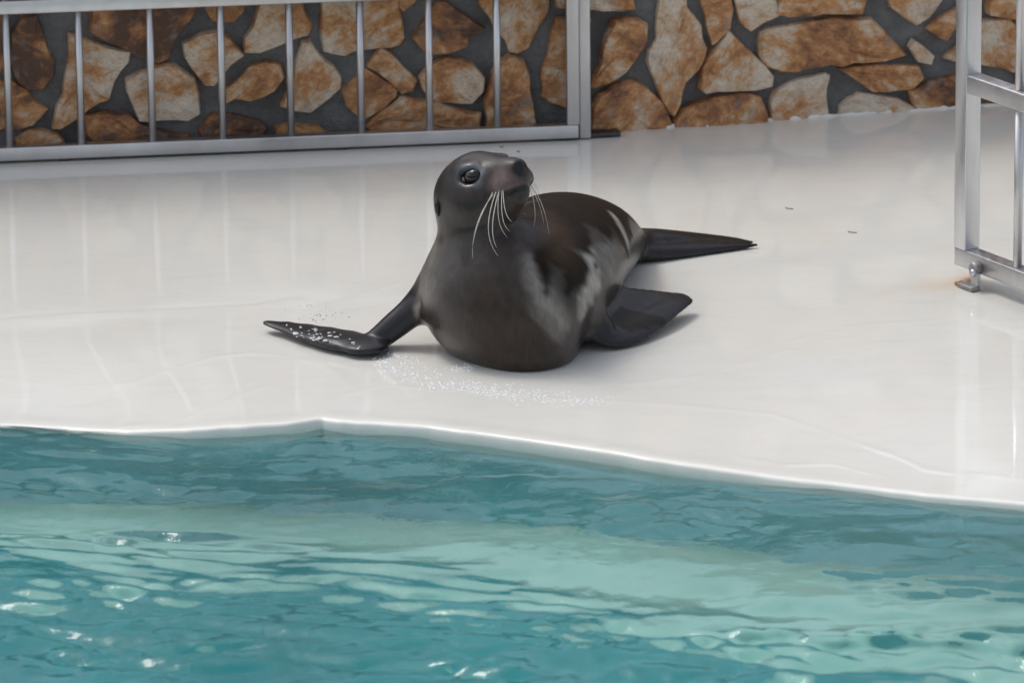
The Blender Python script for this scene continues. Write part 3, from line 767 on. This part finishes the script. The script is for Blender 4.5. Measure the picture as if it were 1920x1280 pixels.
c_pale = np.array((.33, .31, .285)); c_skin = np.array((.011, .0105, .0125)); c_chest = np.array((.032, .020, .0140))
colr = np.tile(c_grey, (len(P), 1)); wet = np.full(len(P), .74)
def paint(m, c, w=None):
    global colr, wet
    colr = colr*(1-m[:, None])+c*m[:, None]
    if w is not None: wet = wet*(1-m)+w*m
# anchor points of the coat pattern are points on the skin
PR = SV-np.array(CAM[:]); dep = PR @ np.array(cd[:]); PXX = 960+FPX*(PR @ np.array(cr[:]))/dep; PYY = 640-FPX*(PR @ np.array(cu[:]))/dep
def hit(px, py):
    d2 = (PXX-px)**2+(PYY-py)**2; m = d2 < 64
    if not m.any(): return SV[d2.argmin()]
    ii = np.where(m)[0]; return SV[ii[dep[ii].argmin()]]
def blot(pts, soft=.012, rag=.010, seed=1, rs=42):
    m = np.zeros(len(P))
    if len(pts) == 1: pts = pts*2
    for (a, b, r_a), (c, d, r_b) in zip(pts[:-1], pts[1:]):
        m = np.maximum(m, cap(P, hit(a, b), hit(c, d)+1e-5, r_a, r_b, soft, rag, seed, rs))
    return m
# brown front of the breast
paint(blot([(930, 580, .07), (960, 640, .085), (985, 672, .07)], .05, .012, 5, 20)*.85, c_chest, .5)
# paler shoulders and flank, then the dark wet back with lobes running down from it
paint(blot([(992, 470, .010), (1008, 515, .018), (1035, 570, .024), (1060, 615, .018)], .022, .006, 17)*.75, c_pale*.8, .3)
paint(blot([(1112, 470, .022), (1122, 520, .024), (1105, 560, .026), (1100, 585, .016)], .013, .008, 13), c_pale, .25)
paint(blot([(1140, 500, .03), (1160, 470, .03), (1150, 440, .02)], .015, .008, 16), c_pale*.5, .3)
paint(blot([(1000, 385, .05), (1050, 385, .062), (1105, 392, .062), (1135, 420, .040)], .013, .010, 7), c_brown, .25)
paint(blot([(1030, 420, .05), (1085, 430, .045)], .013, .010, 8), c_brown, .25)
WARM = blot([(1025, 400, .03), (1055, 425, .035), (1050, 470, .03)], .03, .012, 88)
bk = P[:, 2]+.05*n3(P, 30, 61)+.02*n3(P, 80, 62)
paint(sstep(.125, .14, bk)*sstep(.10, .14, P[:, 1])*sstep(.475, .455, P[:, 1]+.45*(P[:, 0]-.2)+.03*n3(P, 40, 63)), c_brown, .25)
paint(blot([(1052, 465, .035), (1090, 492, .030), (1080, 525, .018), (1072, 548, .004)], .013, .010, 9), c_brown*.9, .25)
paint(blot([(1012, 455, .020), (1028, 505, .017), (1032, 540, .003)], .013, .008, 11), c_brown*.9, .25)
paint(blot([(1124, 497, .006)], .005, .004, 12), c_dark, .8)
paint(blot([(1080, 555, .006), (1088, 590, .003)], .006, .005, 14)*.7, c_dark*1.5, .8)
paint(blot([(1158, 402, .014), (1172, 425, .020), (1182, 446, .018)], .013, .006, 15), c_pale, .25)
paint(blot([(806, 470, .02), (790, 540, .035)], .03, .006, 18)*.5, c_pale*.8, .3)  # sheen down the neck side, painted in as paler coat
paint(blot([(772, 588, .010), (780, 570, .006)], .006, .008, 19)*.8, c_pale*.9, .3)
# head
hd = (P-HC) @ HM.T; hd[:, 0] /= .94; hd[:, 2] -= .03*hd[:, 0]
crown = sstep(-.03, .03, hd[:, 2]+.25*hd[:, 0])*sstep(.16, .11, np.linalg.norm(P-HC, axis=1))*sstep(-.11, -.05, hd[:, 2])
paint(crown*.92, c_dark*1.1, .5)
face = sstep(.02, .07, hd[:, 0])*sstep(.17, .15, np.linalg.norm(P-HC, axis=1)); paint(face*.8, np.array((.036, .026, .024)), .6)
pads = np.exp(-(((hd[:, 0]-.118)/.03)**2+((np.abs(hd[:, 1])-.03)/.02)**2+((hd[:, 2]+.006)/.02)**2)); paint(np.clip(pads*1.1, 0, .85), np.array((.20, .135, .13)), .4)
for sg in (1, -1):
    ring = np.linalg.norm((P-EYE[sg])/.03, axis=1); hx = (P-EYE[sg]) @ HM.T; side_ = sstep(-.6, .9, (hx[:, 0]*.9+hx[:, 2]*.5)/.018); paint(sstep(1.15, .65, ring+.5*n3(P, 90, 77)), np.array((.035, .033, .037)), .9); paint(sstep(1.05, .6, ring+.4*n3(P, 70, 78))*side_, np.array((.13, .13, .155)), 1.0)  # pale bluish sky sheen round the eye, painted into the skin colour
mouth = sstep(.008, .003, np.abs(hd[:, 2]+.0225+.30*np.clip(.14-hd[:, 0], 0, 1)**1.3))*sstep(.075, .09, hd[:, 0]); paint(mouth*.9, c_skin*.6, .6)
nose = np.linalg.norm((hd-np.array((.152, 0, .014)))/np.array((.018, .021, .019)), axis=1); paint(sstep(1.1, .8, nose), c_skin*.8, .6)
jaw = sstep(.06, .09, hd[:, 0])*sstep(-.026, -.036, hd[:, 2])*sstep(-.075, -.05, hd[:, 2])*sstep(.17, .15, np.linalg.norm(P-HC, axis=1)); paint(jaw*.5, c_grey*1.3, .4)
# dark hollow of wet fur on the throat
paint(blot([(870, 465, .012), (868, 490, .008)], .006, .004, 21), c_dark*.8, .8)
# flippers: bare black skin
def flip(m): paint(m, c_skin*1.1, .68)
flip(sstep(-.165, -.185, P[:, 0]+.02*n3(P, 40, 23)))
rf = sstep(.012, .026, TD+.012*n3(P, 40, 24))*sstep(.11, .13, P[:, 0])*sstep(.30, .26, P[:, 1])*sstep(.14, .11, P[:, 2]); flip(rf)
paint(blot([(1150, 590, .03), (1180, 590, .038), (1220, 590, .025)], .006, .012, 26)*rf, c_brown*.85, .45)
flip(sstep(.0, .012, TD+.01*n3(P, 40, 25))*sstep(.19, .21, P[:, 0])*sstep(.42, .45, P[:, 1]))
paint(sstep(.24, .27, P[:, 0])*sstep(.585, .60, P[:, 1]), c_brown*.8, .6)
paint(WARM*.7, np.array((.050, .027, .0125)), .3)  # warm highlights of the back, painted into the coat colour
colr = np.clip(colr*(1+.25*n3(P, 60, 40)+.2*n3(P, 16, 41))[:, None], .004, .8)

seal = empty('sea_lion', (V_(floor(985, 640))[0], -.05, 0))
tag(seal, 'young brown sea lion propped on its fore flippers on the wet cream deck, head raised', 'sea lion')
me = np_mesh('body', SV, SQ)
ca = me.color_attributes.new('fur', 'FLOAT_COLOR', 'POINT'); ca.data.foreach_set('color', np.concatenate([colr, np.ones((len(colr), 1))], 1).astype(np.float32).ravel())
wa = me.attributes.new('wet', 'FLOAT', 'POINT'); wa.data.foreach_set('value', wet.astype(np.float32))
body = link('body', me, M_FUR, seal)
# eyes, nose, ears, whiskers
def uv_ball(name, c, M, r, seg=20):
    v, fc = [], []
    for i in range(seg//2+1):
        for j in range(seg):
            a, b = math.pi*i/(seg//2), 2*math.pi*j/seg
            l = np.array((r[0]*math.sin(a)*math.cos(b), r[2]*math.sin(a)*math.sin(b), r[1]*math.cos(a)))
            v.append(c+M[0]*l[0]+M[1]*l[2]+M[2]*l[1])
    for i in range(seg//2):
        for j in range(seg): fc.append((i*seg+j, i*seg+(j+1) % seg, (i+1)*seg+(j+1) % seg, (i+1)*seg+j))
    m_ = mesh(name, v, fc); bm = bmesh.new(); bm.from_mesh(m_); bmesh.ops.remove_doubles(bm, verts=bm.verts, dist=1e-5); bmesh.ops.recalc_face_normals(bm, faces=bm.faces); bm.to_mesh(m_); bm.free(); return m_
M_EYE = simple('dark_wet_eye', (.010, .007, .006), .08)
M_PINK = simple('pink_eye_corner', (.42, .20, .16), .3)
M_NOSE = simple('black_nose_skin', (.016, .015, .017), .22)
M_WHISK = simple('pale_whisker', (.62, .58, .50), .4)
for sg in (1, -1):
    c = EYE[sg]
    eo = link('eye', uv_ball('eye', c-s_*sg*.0045, HM, (.0200, .0150, .0140)), M_EYE, seal)
    link('eye_corner', uv_ball('eye_corner', c-f*.0150+s_*sg*.0052-u*.001, HM, (.0030, .0036, .0052), 12), M_PINK, eo)
    # small furled ear
    e0_, e1_ = hp(-.022, sg*.069, .016), hp(-.038, sg*.0735, -.014)
    link('ear', tube('ear', [e0_, e0_*.65+e1_*.35+s_*sg*.004, e0_*.3+e1_*.7+s_*sg*.003, e1_], [.006, .0068, .005, .0012], 10), simple('ear_fur', (.03, .022, .019), .5), seal)
def whisker(pts, r=.0012):
    p = [np.array(q) for q in pts]; out = []
    n = 14
    for i in range(n+1):
        t = i/n; out.append((1-t)**3*p[0]+3*(1-t)**2*t*p[1]+3*(1-t)*t*t*p[2]+t**3*p[3])
    link('whisker', tube('whisker', out, [r*(1-.75*i/n) for i in range(n+1)], 6), M_WHISK, seal)
wk = [((920, 372), (897, 400), (884, 440), (886, 484)), ((912, 388), (906, 420), (914, 455), (934, 480)), ((918, 392), (918, 420), (922, 445), (931, 464)),
      ((926, 392), (928, 412), (938, 430), (952, 446)), ((932, 388), (938, 410), (944, 424), (956, 434)), ((905, 392), (900, 405), (893, 425), (888, 452)), ((940, 384), (944, 396), (950, 408), (960, 416))]
root = lambda a, b, c: hp(a, b, c)
for i, w in enumerate(wk):
    r0_ = hp((.098, .108, .112, .118, .122, .101, .124)[i], .036, (-.012, -.008, -.012, -.004, -.010, -.006, -.012)[i])
    ys = [r0_[1], r0_[1]-.022, r0_[1]-.045, r0_[1]-.052]
    pts = [r0_]+[V_(at(x, y, yy)) for (x, y), yy in zip(w[1:], ys[1:])]
    whisker(pts, .0011 if i < 3 else .0008)
wr_ = [((1002, 352), (1016, 372), (1024, 400), (1030, 442)), ((1000, 356), (1006, 380), (1006, 410), (999, 432)), ((1000, 345), (1006, 352), (1010, 358), (1013, 368)), ((998, 335), (1004, 342), (1008, 350), (1010, 360)), ((1000, 358), (1012, 380), (1018, 400), (1020, 425))]
for i, w in enumerate(wr_):
    r0_ = hp(.116, -.034, -.008+.003*i)
    pts = [r0_]+[V_(at(x, y, r0_[1]+dy)) for (x, y), dy in zip(w[1:], (.012, .02, .026))]
    whisker(pts, .0010 if i < 2 else .0007)

# ------------------------------------------------------------------ splashes of water on the deck
def mat_drop():
    s = NT('splashed_water'); s.set(Base_Color=(.97, .98, 1, 1), Roughness=.06, IOR=1.33, Transmission_Weight=.25); return s.m
M_DROP = mat_drop()
def ico_batch(name, items, mat, label):
    bm0 = bmesh.new(); bmesh.ops.create_icosphere(bm0, subdivisions=2, radius=1)
    bv = np.array([q.co[:] for q in bm0.verts]); bf = np.array([[v.index for v in fc.verts] for fc in bm0.faces]); bm0.free()
    Vs, Fs = [], []
    for i, (p, r, sq) in enumerate(items):
        Vs.append(np.array(p)+bv*np.array((r*sq[0], r*sq[1], r*sq[2]))); Fs.append(bf+len(bv)*i)
    o = link(name, np_mesh(name, np.concatenate(Vs), np.concatenate(Fs)), mat); tag(o, label, 'water', kind='stuff'); return o
items = []
foam_px = [(725, 668, 26, 14), (760, 690, 34, 14), (800, 712, 40, 12), (860, 722, 40, 10), (920, 734, 40, 9), (985, 742, 50, 8), (1080, 752, 60, 6), (870, 690, 18, 5)]
for cx, cy, sx, sy in foam_px:
    for _ in range(110):
        p = floor(random.gauss(cx, sx*.7), random.gauss(cy, sy*.75)); z = deck_z(p.x, p.y); r = random.uniform(.0006, .0026)*random.uniform(.5, 1)
        items.append(((p.x, p.y, z+r*.1), r, (1.5, 1.3, .55)))
ico_batch('foam', items, M_DROP, 'foamy water bubbles washing along the deck before the sea lion breast')
items = []
for _ in range(40):
    px = random.gauss(605, 34); py = random.gauss(598, 16)
    if px < 520 or px > 690: continue
    Yq = .06+random.uniform(-.03, .05); p = at(px, py, Yq)
    if p.z < .015: continue
    r = random.uniform(.0006, .0019); items.append(((p.x, p.y, p.z), r, (1, 1, random.uniform(1, 1.8))))
for _ in range(90):
    t = random.random(); px = 545+130*t; py = 617+26*t+random.gauss(0, 5); p = floor(px, py, .024)
    items.append(((p.x, p.y, .018+random.random()*.008), random.uniform(.0008, .0030)*random.uniform(.4, 1), (1.9, 1.1, .6)))
ico_batch('splash', items, M_DROP, 'droplets splashing up over the sea lion fore flipper')
# ------------------------------------------------------------------ leaf litter
M_LEAF = simple('dry_leaf', (.26, .23, .18), .8)
for i, (px, py, w, a) in enumerate(((1480, 391, .022, -.5), (1598, 436, .024, -.4), (940, 278, .012, .2), (972, 287, .009, .1))):
    p = floor(px, py); z = deck_z(p.x, p.y)
    c_, s2 = math.cos(a), math.sin(a)
    v = []
    for j, t in enumerate((-1, -.4, .3, 1)):
        for sd in (-1, 1):
            ww = (.0015, .0045, .004, .0008)[j]
            x, y = t*w/2, sd*ww; x *= .8; y *= .32; v.append((p.x+x*c_-y*s2, p.y+x*s2+y*c_, z+.0012+.0008*(t*t)+(.001 if sd > 0 else 0)))
    v += [(a_, b_, c__-.0012) for a_, b_, c__ in v[:8]]
    fc = [(0, 1, 3, 2), (2, 3, 5, 4), (4, 5, 7, 6), (8, 10, 11, 9), (10, 12, 13, 11), (12, 14, 15, 13), (0, 2, 10, 8), (2, 4, 12, 10), (4, 6, 14, 12), (1, 9, 11, 3), (3, 11, 13, 5), (5, 13, 15, 7), (0, 8, 9, 1), (6, 7, 15, 14)]
    o = link('leaf_fragment', mesh('leaf_fragment', v, fc), M_LEAF, None, False)
    tag(o, 'thin dark leaf sliver on the open deck beyond the hind flippers' if i < 2 else 'tiny dark leaf crumb on the deck between fence rail and sea lion head', 'leaf', 'leaf slivers on the open deck' if i < 2 else 'leaf crumbs by the fence')
